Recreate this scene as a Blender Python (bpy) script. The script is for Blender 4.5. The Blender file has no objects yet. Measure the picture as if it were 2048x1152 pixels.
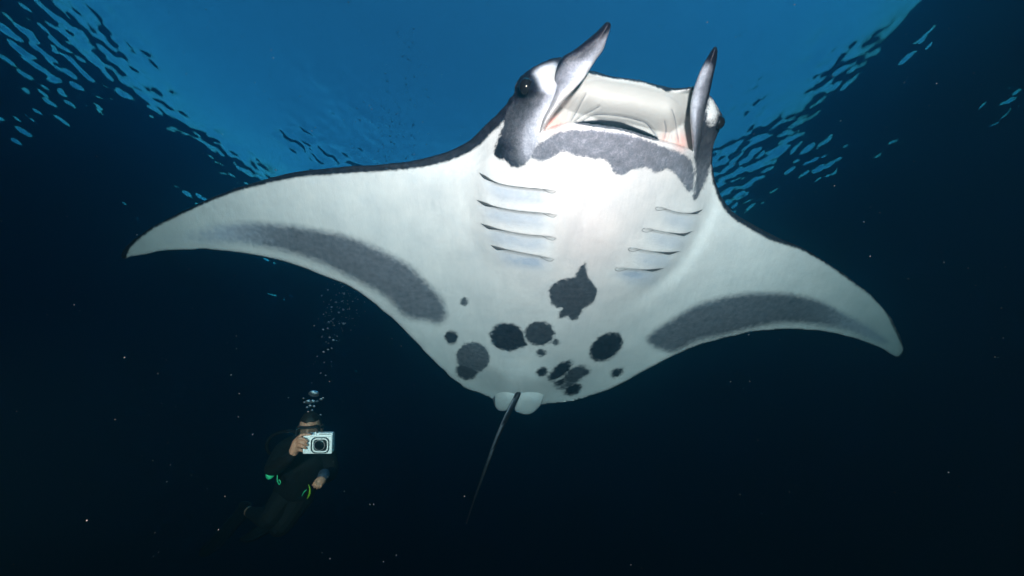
import bpy, math, random
import numpy as np
from mathutils import Vector, Matrix

scene = bpy.context.scene
COL = scene.collection

# =====================================================================
# CAMERA (a wide lens eight metres under the surface, tilted up 42 deg)
# =====================================================================
DEPTH = 8.0
FPX = 887.0                              # focal length in pixels of a 2048 px wide frame
PITCH = math.radians(42.0)
CAM = np.array([0.0, 0.0, -DEPTH])
cp, sp = math.cos(PITCH), math.sin(PITCH)
FWD = np.array([0.0, cp, sp])
_u0 = np.array([0.0, -sp, cp]); _r0 = np.array([1.0, 0.0, 0.0])
ROLL = -math.asin(0.0309 / cp)
RGT = math.cos(ROLL) * _r0 + math.sin(ROLL) * _u0
UPV = math.cos(ROLL) * _u0 - math.sin(ROLL) * _r0
cam_d = bpy.data.cameras.new('camera')
cam = bpy.data.objects.new('camera', cam_d); COL.objects.link(cam)
cam_d.sensor_width = 36.0
cam_d.lens = 36.0 * FPX / 2048.0
cam_d.clip_start = 0.02; cam_d.clip_end = 3000.0
_m = Matrix.Identity(4)
for i in range(3):
    _m[i][0] = RGT[i]; _m[i][1] = UPV[i]; _m[i][2] = -FWD[i]; _m[i][3] = CAM[i]
cam.matrix_world = _m
scene.camera = cam

# =====================================================================
# SKY, SUN, STROBES, EXPOSURE
# =====================================================================
SUN_EL, SUN_AZ = math.radians(38), math.radians(150)
world = bpy.data.worlds.new('World'); scene.world = world; world.use_nodes = True
wn = world.node_tree; wn.nodes.clear()
w_out = wn.nodes.new('ShaderNodeOutputWorld'); w_bg = wn.nodes.new('ShaderNodeBackground')
w_sky = wn.nodes.new('ShaderNodeTexSky')
w_sky.sky_type = 'NISHITA'; w_sky.sun_disc = False
w_sky.sun_elevation = SUN_EL; w_sky.sun_rotation = SUN_AZ; w_sky.ozone_density = 2.0
w_bg.inputs['Strength'].default_value = 0.15
wn.links.new(w_sky.outputs[0], w_bg.inputs[0]); wn.links.new(w_bg.outputs[0], w_out.inputs[0])

sun_d = bpy.data.lights.new('sun', 'SUN'); sun = bpy.data.objects.new('sun', sun_d); COL.objects.link(sun)
sun_d.energy = 2.0; sun_d.angle = math.radians(0.5); sun_d.color = (1.0, 0.95, 0.88)
_sd = Vector((math.sin(SUN_AZ) * math.cos(SUN_EL), math.cos(SUN_AZ) * math.cos(SUN_EL), math.sin(SUN_EL)))
sun.rotation_euler = _sd.to_track_quat('Z', 'Y').to_euler()


def W(px, py, z):
    """World point seen at photo pixel (px, py) at z metres along the view axis."""
    px = np.asarray(px, float); py = np.asarray(py, float); z = np.asarray(z, float)
    a = ((px - 1024.0) / FPX * z)[..., None]; b = ((576.0 - py) / FPX * z)[..., None]
    return CAM + a * RGT + b * UPV + z[..., None] * FWD


def strobe(name, off, aim, energy, size, blend, color):
    """One of the photographer's two underwater strobes, on an arm beside the lens."""
    d = bpy.data.lights.new(name, 'SPOT'); o = bpy.data.objects.new(name, d); COL.objects.link(o)
    p = CAM + off[0] * RGT + off[1] * UPV + off[2] * FWD
    o.location = p
    o.rotation_euler = (Vector(aim) - Vector(p)).to_track_quat('-Z', 'Y').to_euler()
    d.energy = energy; d.spot_size = math.radians(size); d.spot_blend = blend
    d.shadow_soft_size = 0.07; d.color = color
    return o


strobe('strobe_right', (0.16, 0.30, -0.46), W(1120, 430, 1.7), 395.0, 128, 1.0, (1.0, 0.475, 0.430))
strobe('strobe_left', (-1.35, -0.15, 0.0), W(575, 880, 2.9), 1250.0, 50, 1.0, (1.0, 0.315, 0.250))

vs = scene.view_settings
vs.view_transform = 'Standard'; vs.look = 'None'; vs.exposure = 1.56; vs.gamma = 1.0
vs.use_curve_mapping = False
cy = scene.cycles
cy.use_denoising = True
cy.max_bounces = 8; cy.diffuse_bounces = 3; cy.glossy_bounces = 4
cy.transmission_bounces = 6; cy.volume_bounces = 3; cy.transparent_max_bounces = 8
cy.sample_clamp_indirect = 2.0

# =====================================================================
# HELPERS
# =====================================================================
def tag(o, label=None, cat=None, group=None, kind=None):
    if label: o['label'] = label
    if cat: o['category'] = cat
    if group: o['group'] = group
    if kind: o['kind'] = kind
    return o


def empty(name, loc):
    o = bpy.data.objects.new(name, None); COL.objects.link(o)
    o.location = [float(c) for c in loc]; o.empty_display_size = 0.1
    return o


def mesh_obj(name, verts, faces, mat, parent=None, smooth=True, origin=None):
    """Link a mesh; world-space verts are stored relative to the root thing's origin."""
    v = np.asarray(verts, float)
    root = parent
    off = np.zeros(3)
    while root is not None:
        off = off + np.array(root.location); root = root.parent
    loc = np.zeros(3) if origin is None else np.asarray(origin, float) - off
    me = bpy.data.meshes.new(name)
    me.from_pydata((v - off - loc).tolist(), [], [tuple(int(i) for i in f) for f in faces])
    if smooth:
        me.polygons.foreach_set('use_smooth', [True] * len(me.polygons))
    for m in (mat if isinstance(mat, (list, tuple)) else [mat]):
        me.materials.append(m)
    me.update()
    o = bpy.data.objects.new(name, me); COL.objects.link(o)
    o.location = loc.tolist()
    if parent is not None:
        o.parent = parent
    return o


def sstep(x, a, b):
    t = np.clip((x - a) / (b - a), 0, 1)
    return t * t * (3 - 2 * t)


def spline(pts, n=8, closed=False):
    """Centripetal-ish Catmull-Rom through pts (N,k)."""
    P = np.asarray(pts, float); out = []
    N = len(P)
    segs = N if closed else N - 1
    for i in range(segs):
        if closed:
            p0, p1, p2, p3 = P[(i - 1) % N], P[i], P[(i + 1) % N], P[(i + 2) % N]
        else:
            p1, p2 = P[i], P[i + 1]
            p0 = P[i - 1] if i > 0 else 2 * p1 - p2
            p3 = P[i + 2] if i + 2 < N else 2 * p2 - p1
        for k in range(n):
            t = k / n
            out.append(0.5 * ((2 * p1) + (-p0 + p2) * t + (2 * p0 - 5 * p1 + 4 * p2 - p3) * t * t
                              + (-p0 + 3 * p1 - 3 * p2 + p3) * t ** 3))
    if not closed:
        out.append(P[-1])
    return np.array(out)


def seg_dist(px, py, poly, closed):
    """Distance to a polyline, the nearest point, and the fractional index there."""
    P = np.asarray(poly, float)
    A = P; B = np.roll(P, -1, 0)
    if not closed:
        A = P[:-1]; B = P[1:]
    best = np.full(px.shape, 1e9); nx = np.zeros_like(px); ny = np.zeros_like(px); fi = np.zeros_like(px)
    for i in range(len(A)):
        ax, ay = A[i, :2]; dx, dy = B[i, 0] - ax, B[i, 1] - ay
        L = dx * dx + dy * dy
        if L < 1e-9:
            continue
        t = np.clip(((px - ax) * dx + (py - ay) * dy) / L, 0, 1)
        qx = ax + t * dx; qy = ay + t * dy
        d = np.hypot(px - qx, py - qy)
        k = d < best
        best = np.where(k, d, best); nx = np.where(k, qx, nx); ny = np.where(k, qy, ny); fi = np.where(k, i + t, fi)
    return best, nx, ny, fi


def inside(px, py, poly):
    P = np.asarray(poly, float); r = np.zeros(px.shape, bool)
    j = len(P) - 1
    for i in range(len(P)):
        xi, yi = P[i, :2]; xj, yj = P[j, :2]
        if yi != yj:
            c = ((yi > py) != (yj > py)) & (px < (xj - xi) * (py - yi) / (yj - yi) + xi)
            r ^= c
        j = i
    return r


def poly_sd(px, py, poly):
    d = seg_dist(px, py, poly, True)[0]
    return np.where(inside(px, py, poly), d, -d)


def ell_sd(px, py, cx, cy_, rx, ry, deg=0.0):
    a = math.radians(deg); c, s = math.cos(a), math.sin(a)
    u = (px - cx) * c + (py - cy_) * s; v = -(px - cx) * s + (py - cy_) * c
    k = np.sqrt((u / rx) ** 2 + (v / ry) ** 2)
    return (1 - k) * min(rx, ry)


def tube(path, radii, nseg=10, squash=None, caps=True):
    """Closed tapered tube along path (N,3) with round ends -> verts, faces."""
    P = np.asarray(path, float); R = np.asarray(radii, float) * np.ones(len(P))
    if caps:
        t0 = P[0] - P[1]; t0 /= np.linalg.norm(t0); t1 = P[-1] - P[-2]; t1 /= np.linalg.norm(t1)
        P = np.vstack([P[0] + t0 * R[0] * 0.95, P[0] + t0 * R[0] * 0.6, P, P[-1] + t1 * R[-1] * 0.6, P[-1] + t1 * R[-1] * 0.95])
        R = np.concatenate([[R[0] * 0.25, R[0] * 0.78], R, [R[-1] * 0.78, R[-1] * 0.25]])
    n = len(P); T = np.gradient(P, axis=0); T /= np.linalg.norm(T, axis=1)[:, None] + 1e-12
    ref = np.array([0.31, 0.52, 0.79]); ref = ref - T[0] * (ref @ T[0]); ref /= np.linalg.norm(ref)
    V = []; nrm = ref
    for i in range(n):
        nrm = nrm - T[i] * (nrm @ T[i]); nrm /= np.linalg.norm(nrm); b = np.cross(T[i], nrm)
        for k in range(nseg):
            a = 2 * math.pi * k / nseg
            o = R[i] * (math.cos(a) * nrm + math.sin(a) * b)
            if squash is not None:
                ax, f = squash
                o = o - np.asarray(ax) * (o @ np.asarray(ax)) * (1 - f)
            V.append(P[i] + o)
    F = []
    for i in range(n - 1):
        for k in range(nseg):
            k2 = (k + 1) % nseg
            F.append((i * nseg + k, i * nseg + k2, (i + 1) * nseg + k2, (i + 1) * nseg + k))
    V.append(P[0]); V.append(P[-1]); c0, c1 = len(V) - 2, len(V) - 1
    for k in range(nseg):
        k2 = (k + 1) % nseg
        F.append((c0, k2, k)); F.append((c1, (n - 1) * nseg + k, (n - 1) * nseg + k2))
    return np.array(V), F


def join(parts):
    V = []; F = []; o = 0
    for v, f in parts:
        V.append(np.asarray(v)); F += [tuple(int(i) + o for i in q) for q in f]; o += len(v)
    return np.vstack(V), F


def uv_sphere(c, r, axes=None, nu=20, nv=12):
    axes = np.eye(3) if axes is None else np.asarray(axes)
    r = np.ones(3) * np.asarray(r)
    V = [(0, 0, 1)]
    for i in range(1, nv):
        th = math.pi * i / nv
        for k in range(nu):
            a = 2 * math.pi * k / nu
            V.append((math.sin(th) * math.cos(a), math.sin(th) * math.sin(a), math.cos(th)))
    V.append((0, 0, -1)); V = np.array(V)
    F = [(0, 1 + k, 1 + (k + 1) % nu) for k in range(nu)]
    for i in range(nv - 2):
        for k in range(nu):
            a = 1 + i * nu + k; b = 1 + i * nu + (k + 1) % nu
            F.append((a, a + nu, b + nu, b))
    L = len(V) - 1
    F += [(L, 1 + (nv - 2) * nu + (k + 1) % nu, 1 + (nv - 2) * nu + k) for k in range(nu)]
    return np.asarray(c) + (V * r) @ axes, F


# ---------------------------------------------------------------- materials
def new_mat(name):
    m = bpy.data.materials.new(name); m.use_nodes = True
    n = m.node_tree; n.nodes.clear()
    o = n.nodes.new('ShaderNodeOutputMaterial')
    return m, n, o


def principled(name, col, rough=0.5, noise=0.0, nscale=30.0, bump=0.0, bscale=200.0, spec=0.5, metal=0.0, bdist=0.002):
    m, n, o = new_mat(name)
    b = n.nodes.new('ShaderNodeBsdfPrincipled')
    b.inputs['Roughness'].default_value = rough; b.inputs['Metallic'].default_value = metal
    b.inputs['Specular IOR Level'].default_value = spec
    b.inputs['Base Color'].default_value = (*col, 1)
    tc = n.nodes.new('ShaderNodeTexCoord')
    if noise > 0:
        t = n.nodes.new('ShaderNodeTexNoise'); t.inputs['Scale'].default_value = nscale; t.inputs['Detail'].default_value = 4
        r = n.nodes.new('ShaderNodeValToRGB')
        r.color_ramp.elements[0].color = (*[c * (1 - noise) for c in col], 1); r.color_ramp.elements[0].position = 0.3
        r.color_ramp.elements[1].color = (*[min(1, c * (1 + noise)) for c in col], 1); r.color_ramp.elements[1].position = 0.7
        n.links.new(tc.outputs['Object'], t.inputs['Vector']); n.links.new(t.outputs['Fac'], r.inputs[0]); n.links.new(r.outputs[0], b.inputs['Base Color'])
    if bump > 0:
        t2 = n.nodes.new('ShaderNodeTexNoise'); t2.inputs['Scale'].default_value = bscale; t2.inputs['Detail'].default_value = 3
        bp = n.nodes.new('ShaderNodeBump'); bp.inputs['Strength'].default_value = bump; bp.inputs['Distance'].default_value = bdist
        n.links.new(tc.outputs['Object'], t2.inputs['Vector']); n.links.new(t2.outputs['Fac'], bp.inputs['Height']); n.links.new(bp.outputs[0], b.inputs['Normal'])
    n.links.new(b.outputs[0], o.inputs['Surface'])
    return m


# =====================================================================
# WATER SURFACE
# =====================================================================
def axis(lo, hi, step, far):
    mid = list(np.arange(lo, hi + 1e-6, step)); s = step; x = hi; r = []
    while x < far:
        s *= 1.15; x += s; r.append(x)
    s = step; x = lo; l = []
    while x > -far:
        s *= 1.15; x -= s; l.append(x)
    return np.array(l[::-1] + mid + r)


def waves(X, Y, lam0, lam1, n, deg, spread, slope, seed):
    r = np.random.default_rng(seed); z = np.zeros_like(X)
    for _ in range(n):
        lam = lam0 * (lam1 / lam0) ** r.random(); k = 2 * math.pi / lam
        th = math.radians(deg + spread * r.normal()); ph = r.random() * 2 * math.pi
        z += (slope / k) * math.sqrt(2 / n) * np.sin(k * (X * math.cos(th) + Y * math.sin(th)) + ph)
    return z


def build_surface():
    xs = axis(-12.5, 12.5, 0.034, 500); ys = axis(1.0, 13.5, 0.034, 500)
    X, Y = np.meshgrid(xs, ys)
    fade = 1 / (1 + np.maximum(0, np.hypot(X, Y - 5) - 9.5) / 5) ** 2
    Z = waves(X, Y, 2.5, 7.0, 24, 70, 60, 0.012, 1)
    g1 = waves(X, Y, 3.0, 7.0, 14, 0, 90, 1.0, 2)
    g2 = waves(X, Y, 1.2, 3.0, 14, 0, 90, 2.2, 12)
    amp = np.clip(0.82 + 0.65 * g1 + 0.75 * g2, 0.26, 2.3)
    # two crossing wind seas, each stronger on its own side
    k = sstep(X, -5, 5)
    for wgt, deg, s0 in ((1 - 0.75 * k, 138, 3), (0.25 + 0.75 * k, 42, 33)):
        Z += amp * wgt * waves(X, Y, 0.40, 1.6, 48, deg, 30, 0.026, s0)
        Z += amp ** 1.5 * wgt * waves(X, Y, 0.10, 0.36, 72, deg, 36, 0.052, s0 + 1)
    Z *= fade
    ny, nx = X.shape
    idx = np.arange(ny * nx).reshape(ny, nx)
    F = np.stack([idx[:-1, :-1], idx[:-1, 1:], idx[1:, 1:], idx[1:, :-1]], -1).reshape(-1, 4)
    m, n, o = new_mat('sea_surface')
    g = n.nodes.new('ShaderNodeBsdfGlass'); g.inputs['IOR'].default_value = 1.494; g.inputs['Roughness'].default_value = 0.018
    n.links.new(g.outputs[0], o.inputs['Surface'])
    me = bpy.data.meshes.new('water_surface')
    me.vertices.add(ny * nx); me.vertices.foreach_set('co', np.stack([X, Y, Z], -1).ravel())
    me.loops.add(F.size); me.loops.foreach_set('vertex_index', F.ravel())
    me.polygons.add(len(F)); me.polygons.foreach_set('loop_start', np.arange(0, F.size, 4))
    me.polygons.foreach_set('use_smooth', np.ones(len(F), bool))
    me.update(calc_edges=True)
    me.materials.append(m)
    ob = bpy.data.objects.new('water_surface', me); COL.objects.link(ob)
    tag(ob, 'rippled underside of the sea surface with a bright round window of sky', kind='structure')


build_surface()

# =====================================================================
# HAZE: the sea water itself
# =====================================================================
def build_haze():
    m, n, o = new_mat('sea_haze')
    sc = n.nodes.new('ShaderNodeVolumeScatter'); ab = n.nodes.new('ShaderNodeVolumeAbsorption'); ad = n.nodes.new('ShaderNodeAddShader')
    sc.inputs['Color'].default_value = (0.10, 0.70, 1.0, 1); sc.inputs['Density'].default_value = 0.046; sc.inputs['Anisotropy'].default_value = 0.90
    A = np.array([0.455, 0.198, 0.158]); d = A.max()
    ab.inputs['Density'].default_value = d; ab.inputs['Color'].default_value = (*(1 - A / d), 1)
    n.links.new(sc.outputs[0], ad.inputs[0]); n.links.new(ab.outputs[0], ad.inputs[1]); n.links.new(ad.outputs[0], o.inputs['Volume'])
    x, y, z0, z1 = 70, 70, -34.0, -0.4
    V = [(sx * x, sy * y, z) for z in (z0, z1) for sx, sy in ((-1, -1), (1, -1), (1, 1), (-1, 1))]
    F = [(3, 2, 1, 0), (4, 5, 6, 7), (0, 1, 5, 4), (1, 2, 6, 5), (2, 3, 7, 6), (3, 0, 4, 7)]
    ob = mesh_obj('haze', V, F, m, smooth=False)
    tag(ob, 'clear dark blue sea water filling the whole scene', kind='stuff')


build_haze()

# =====================================================================
# MANTA RAY
# =====================================================================
# --- outline of the disc, traced and given depth below
LEAD_L = [(243, 511), (255, 490), (299, 457), (365, 423), (434, 391), (493, 370), (588, 345), (669, 335.5), (786, 326.5),
          (852, 316), (905, 299), (942, 278), (969, 253), (1001, 222), (1020, 198), (1028, 186)]
HEAD_L = [(1032, 167), (1042, 153), (1060, 139), (1084, 125), (1108, 116), (1126, 115), (1150, 126), (1172, 139)]
RIM = [(1188, 143), (1226, 153), (1275, 160), (1317, 170), (1345, 175.5), (1368, 176), (1386, 173), (1404, 179)]
HEAD_R = [(1418, 189), (1428, 201), (1436, 215), (1443.5, 229), (1445, 243), (1440, 257), (1433, 274), (1426, 295)]
LEAD_R = [(1424, 319), (1428, 350), (1435, 375), (1444, 395), (1464, 422.5), (1499, 445), (1547, 471), (1599, 493), (1651, 523),
          (1703, 560), (1742, 590), (1773, 624), (1794, 659), (1806, 690), (1804, 707), (1796, 714)]
TRAIL_R = [(1780, 707), (1742, 688), (1693, 672.5), (1637, 662), (1571, 659), (1512, 663), (1450, 676), (1394, 691.6), (1346, 712),
           (1297, 738), (1234, 772), (1182, 792), (1145, 802), (1112, 806), (1085, 809), (1050, 811), (1010, 808)]
TRAIL_L = [(984, 798), (963, 788), (935, 779), (912, 763), (887, 740.5), (855, 709), (828, 681), (800, 652), (749, 607.6), (705, 577),
           (640, 549), (566, 523), (493, 507), (427, 499.6), (383, 499), (328, 502.5), (280, 510.6), (262, 514), (248, 517)]
OUT = spline(LEAD_L + HEAD_L + RIM + HEAD_R + LEAD_R + TRAIL_R + TRAIL_L, 6, True)
_r = np.random.default_rng(5)
_k = np.arange(len(OUT))
OUT = OUT + np.stack([np.interp(_k, _k[::2], _r.normal(0, 0.55, len(_k[::2]))), np.interp(_k, _k[::2], _r.normal(0, 0.55, len(_k[::2])))], -1)

MOUTH = spline([(1084, 265), (1094, 259), (1119, 248.5), (1143, 245.5), (1178, 248.5), (1212, 253), (1251, 259.5), (1282, 269), (1317, 279.5),
                (1348, 288), (1369, 295), (1386, 302)], 5)
LIP = MOUTH
MOUTH_POLY = np.vstack([LIP, [(1395, 260), (1398, 215), (1404, 150), (1390, 120), (1180, 110), (1150, 150), (1110, 215)]])
THROAT = spline([(1148, 245), (1169, 242.5), (1187, 241), (1209, 240.5), (1236, 244), (1257, 250), (1278, 258), (1296, 265.5), (1314, 275),
                 (1316, 282), (1282, 273), (1251, 263), (1212, 257), (1178, 252), (1158, 249)], 4, True)
CREASES = [([(1172, 188), (1165, 200), (1155, 220), (1142, 242)], 1.0), ([(1199, 213), (1183, 222), (1165, 231), (1148, 243)], 1.0),
           ([(1165, 242), (1180, 233), (1197, 229), (1222, 230.5), (1250, 234), (1274, 240), (1294, 248), (1312, 272)], 1.0),
           ([(1329, 242), (1332, 257), (1330, 277)], 1.0), ([(1344, 219), (1350, 239), (1355, 270), (1358, 286)], 0.9),
           ([(1155, 198), (1139, 221), (1133, 240)], 0.45), ([(1299, 256), (1308, 264), (1316, 277)], 0.7), ([(1344, 262), (1342, 274), (1344, 284)], 0.5),
           ([(1172, 165), (1193, 160), (1218, 163), (1253, 166), (1288, 175), (1324, 184), (1350, 198), (1362, 209)], 0.35)]
CREASES = [(spline(c, 4), s) for c, s in CREASES]
SLITS_L = [[(959, 345.5), (971, 352), (990, 363), (1011, 369.5), (1053, 375), (1087, 378), (1110, 381)],
           [(954, 400), (973, 406), (992, 413), (1028, 420), (1067, 424), (1094, 426), (1111, 429)],
           [(962, 447), (980, 452), (999, 458), (1028, 464.5), (1063, 469.5), (1094, 471.5), (1110, 475)],
           [(982, 490), (999, 494.5), (1021, 500), (1053, 506.5), (1084, 512), (1106, 517)]]
SLITS_R = [[(1312, 415), (1322, 414), (1334, 418), (1355, 424), (1379, 425.7), (1393, 423), (1405, 419)],
           [(1285, 458), (1297, 456.5), (1310, 459.7), (1334, 464), (1365, 466.7), (1385, 462)],
           [(1258, 496.5), (1268, 495.5), (1279, 498), (1303, 502), (1334, 504), (1360, 502)],
           [(1231, 536), (1247, 535.4), (1268, 537.5), (1296, 538.5), (1328, 536)]]
SLITS_L = [spline(s, 6) for s in SLITS_L]; SLITS_R = [spline(s, 6) for s in SLITS_R]


def z_plane(px, py):
    """Depth of the ray's body plane: head near the lens, tail away from it, tips raised."""
    w = 0.557 + 0.008 * (px - 1024) / 1000 - 0.506 * (py - 576) / 1000
    z = 1 / np.clip(w, 0.3, 0.9)
    q = (px - 1130) + (py - 560) * 0.38
    tl = np.clip((-q - 250) / 640, 0, 1.2); tr = np.clip((q - 200) / 480, 0, 1.3)
    return z + 0.16 * tl ** 2 + 0.20 * tr ** 2


def camber_field():
    """Smooth swelling of the disc from rim to middle (a membrane held on the outline)."""
    st = 8.0
    gx, gy = np.meshgrid(np.arange(220, 1836, st), np.arange(90, 840, st))
    ins = inside(gx, gy, OUT); u = np.zeros(gx.shape)
    for _ in range(1400):
        v = u.copy()
        v[1:-1, 1:-1] = 0.25 * (u[:-2, 1:-1] + u[2:, 1:-1] + u[1:-1, :-2] + u[1:-1, 2:] + st * st)
        u = np.where(ins, v, 0)
    return 220.0, 90.0, st, np.sqrt(u + 40.0 ** 2) - 40.0


CAMBER = None


def camber(px, py):
    global CAMBER
    if CAMBER is None:
        CAMBER = camber_field()
    x0, y0, st, c = CAMBER
    fx = np.clip((px - x0) / st, 0, c.shape[1] - 1.001); fy = np.clip((py - y0) / st, 0, c.shape[0] - 1.001)
    i = fy.astype(int); j = fx.astype(int); a = fx - j; b = fy - i
    return (c[i, j] * (1 - a) + c[i, j + 1] * a) * (1 - b) + (c[i + 1, j] * (1 - a) + c[i + 1, j + 1] * a) * b


def disc_front(px, py, sd):
    """Height of the belly towards the lens over the edge plane, in metres."""
    h = 0.005 * np.sqrt(np.clip(1 - (1 - np.clip(sd / 7, 0, 1)) ** 2, 0, 1))
    h = h + 0.00038 * camber(px, py)
    # fuselage along the spine (mouth -> tail root)
    ax, ay, bx, by = 1235.0, 250.0, 1040.0, 800.0
    L = math.hypot(bx - ax, by - ay)
    t = ((px - ax) * (bx - ax) + (py - ay) * (by - ay)) / L ** 2
    q = ((px - ax) * (by - ay) - (py - ay) * (bx - ax)) / L          # positive to the right of the spine
    wl = np.where(q > 0, 175.0, 215.0) * (1.0 - 0.42 * sstep(t, 0.35, 1.05))
    amp = 0.185 * (1 - 0.66 * sstep(t, 0.35, 1.0))
    body = amp * np.exp(-np.abs(q / wl) ** 2.6)
    h = h + body * sstep(sd, -4, 62)
    # shallow trough either side of the tail root, ridge to the pelvic fins
    h = h - 0.022 * np.exp(-((px - 1128) / 34) ** 2 - ((py - 755) / 55) ** 2) - 0.014 * np.exp(-((px - 985) / 25) ** 2 - ((py - 770) / 30) ** 2)
    h = h + 0.030 * np.exp(-((px - 1035) / 45) ** 2 - ((py - 790) / 45) ** 2)
    # eye bulges
    h = h + 0.035 * np.exp(-((px - 1056) / 26) ** 2 - ((py - 172) / 30) ** 2) * sstep(sd, 0, 12)
    h = h + 0.030 * np.exp(-((px - 1428) / 16) ** 2 - ((py - 240) / 28) ** 2) * sstep(sd, 0, 8)
    # gill plates: each plate overlaps the next, with a pouch between
    for S in SLITS_L + SLITS_R:
        x0, x1 = S[:, 0].min(), S[:, 0].max()
        yl = np.interp(px, S[:, 0], S[:, 1]); dy = py - yl
        end = sstep(px, x0 - 6, x0 + 22) * (1 - sstep(px, x1 - 22, x1 + 8))
        up = np.where(dy <= 0, 0.0085 * np.exp(dy / 20.0), 0.0085 * np.exp(-(dy / 2.6) ** 2))
        h = h + end * (up - 0.0016 * np.exp(-((dy - 8) / 8.0) ** 2))
    for fold, dep, sg_ in (([(1436, 360), (1424, 400), (1408, 440), (1386, 490), (1352, 536), (1300, 580), (1240, 620)], 0.017, 17.0),
                           ([(958, 320), (938, 380), (940, 450), (968, 520), (1020, 570)], 0.006, 20.0)):
        fl = spline(fold, 4); df, _, _, fi = seg_dist(px, py, fl, False)
        h = h - dep * np.exp(-(df / sg_) ** 2) * np.sin(np.clip((fi + 1.5) / (len(fl) + 2), 0, 1) * math.pi) * sstep(sd, 0, 20)
    # midline furrow and ribs of soft muscle
    h = h - 0.006 * np.exp(-((q + 5) / 14) ** 2) * sstep(t, 0.15, 0.3) * (1 - sstep(t, 0.55, 0.75))
    # wing muscle waves
    h = h + 0.0022 * np.sin(px * 0.031 + py * 0.012) * np.sin(py * 0.026 - px * 0.007 + 1.0) * sstep(sd, 10, 60)
    # mouth
    m_in = inside(px, py, MOUTH_POLY)
    dl, _, _, _ = seg_dist(px, py, LIP, False)
    e0 = np.minimum(np.abs(px - 1084), np.abs(1386 - px))
    lip_h = h - 0.020 * (1 - np.clip(dl / 13, 0, 1)) ** 2 * sstep(px, 1080, 1110) * (1 - sstep(px, 1365, 1392))
    vert = np.clip(dl / 95, 0, 1)
    corner = sstep(px, 1080, 1190) * (1 - sstep(px, 1275, 1390))
    pal = 0.012 * np.sqrt(np.clip(1 - (1 - np.clip(sd / 14, 0, 1)) ** 2, 0, 1)) + 0.050 * np.sin(np.clip(sd / 90, 0, 1) * math.pi) ** 1.0 \
        + 0.030 * (1 - vert) ** 1.4 * (0.35 + 0.65 * corner) + 0.055 * (1 - corner) * (1 - vert) * (px < 1235)
    pal = pal + 0.03 * (1 - corner) * (px < 1235) - 0.050 * sstep(px, 1335, 1388) * sstep(sd, 2, 14)
    for c, s in CREASES:
        dc = seg_dist(px, py, c, False)[0]
        pal = pal - 0.0042 * s * np.exp(-(dc / 2.2) ** 2)
    th = poly_sd(px, py, THROAT)
    pal = np.where(th > 0, pal - 0.06 * sstep(th, 0, 5), pal)
    return np.where(m_in, pal, lip_h)


def disc_thick(px, py, sd):
    t = ((px - 1235) * (-195) + (py - 250) * 550) / (195 ** 2 + 550 ** 2)
    q = ((px - 1235) * 550 + (py - 250) * 195) / math.hypot(195, 550)
    h = 0.012 * np.sqrt(np.clip(1 - (1 - np.clip(sd / 16, 0, 1)) ** 2, 0, 1)) + 0.00045 * camber(px, py)
    return h + 0.20 * np.exp(-np.abs(q / 200) ** 2.4) * sstep(sd, 0, 70) * (1 - 0.5 * sstep(t, 0.4, 1.0))


def relief(outline, step, front, back, edge):
    """A closed solid over an outline: front and back shells that meet on the rim."""
    o = np.asarray(outline)
    x0, y0 = o.min(0) - 2 * step; x1, y1 = o.max(0) + 2 * step
    gx, gy = np.meshgrid(np.arange(x0, x1, step), np.arange(y0, y1, step))
    d, nx, ny, _ = seg_dist(gx, gy, o, True)
    ins = inside(gx, gy, o); sd = np.where(ins, d, -d)
    core = sd > 0.3 * step
    cell = core[:-1, :-1] | core[1:, :-1] | core[:-1, 1:] | core[1:, 1:]
    used = np.zeros_like(core)
    used[:-1, :-1] |= cell; used[1:, :-1] |= cell; used[:-1, 1:] |= cell; used[1:, 1:] |= cell
    px = np.where(core, gx, nx); py = np.where(core, gy, ny); sd = np.where(core, sd, 0.0)
    fid = np.full(core.shape, -1); fid[used] = np.arange(used.sum())
    P = np.stack([px[used], py[used]], -1); S = sd[used]
    bid = fid.copy(); nb = core.sum(); bid[core] = used.sum() + np.arange(nb)
    Pb = np.stack([px[core], py[core]], -1); Sb = sd[core]
    zf = edge(P[:, 0], P[:, 1]) - front(P[:, 0], P[:, 1], S)
    zf = np.where(S <= 0, edge(P[:, 0], P[:, 1]), zf)
    zb = edge(Pb[:, 0], Pb[:, 1]) + back(Pb[:, 0], Pb[:, 1], Sb)
    V = np.vstack([W(P[:, 0], P[:, 1], zf), W(Pb[:, 0], Pb[:, 1], zb)])
    ci, cj = np.nonzero(cell)
    Ff = np.stack([fid[ci, cj], fid[ci + 1, cj], fid[ci + 1, cj + 1], fid[ci, cj + 1]], -1)
    Fb = np.stack([bid[ci, cj], bid[ci, cj + 1], bid[ci + 1, cj + 1], bid[ci + 1, cj]], -1)
    pxy = np.vstack([P, Pb]); sda = np.concatenate([S, Sb]); isb = np.concatenate([np.zeros(len(P), bool), np.ones(len(Pb), bool)])
    return V, np.vstack([Ff, Fb]), pxy, sda, isb


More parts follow.
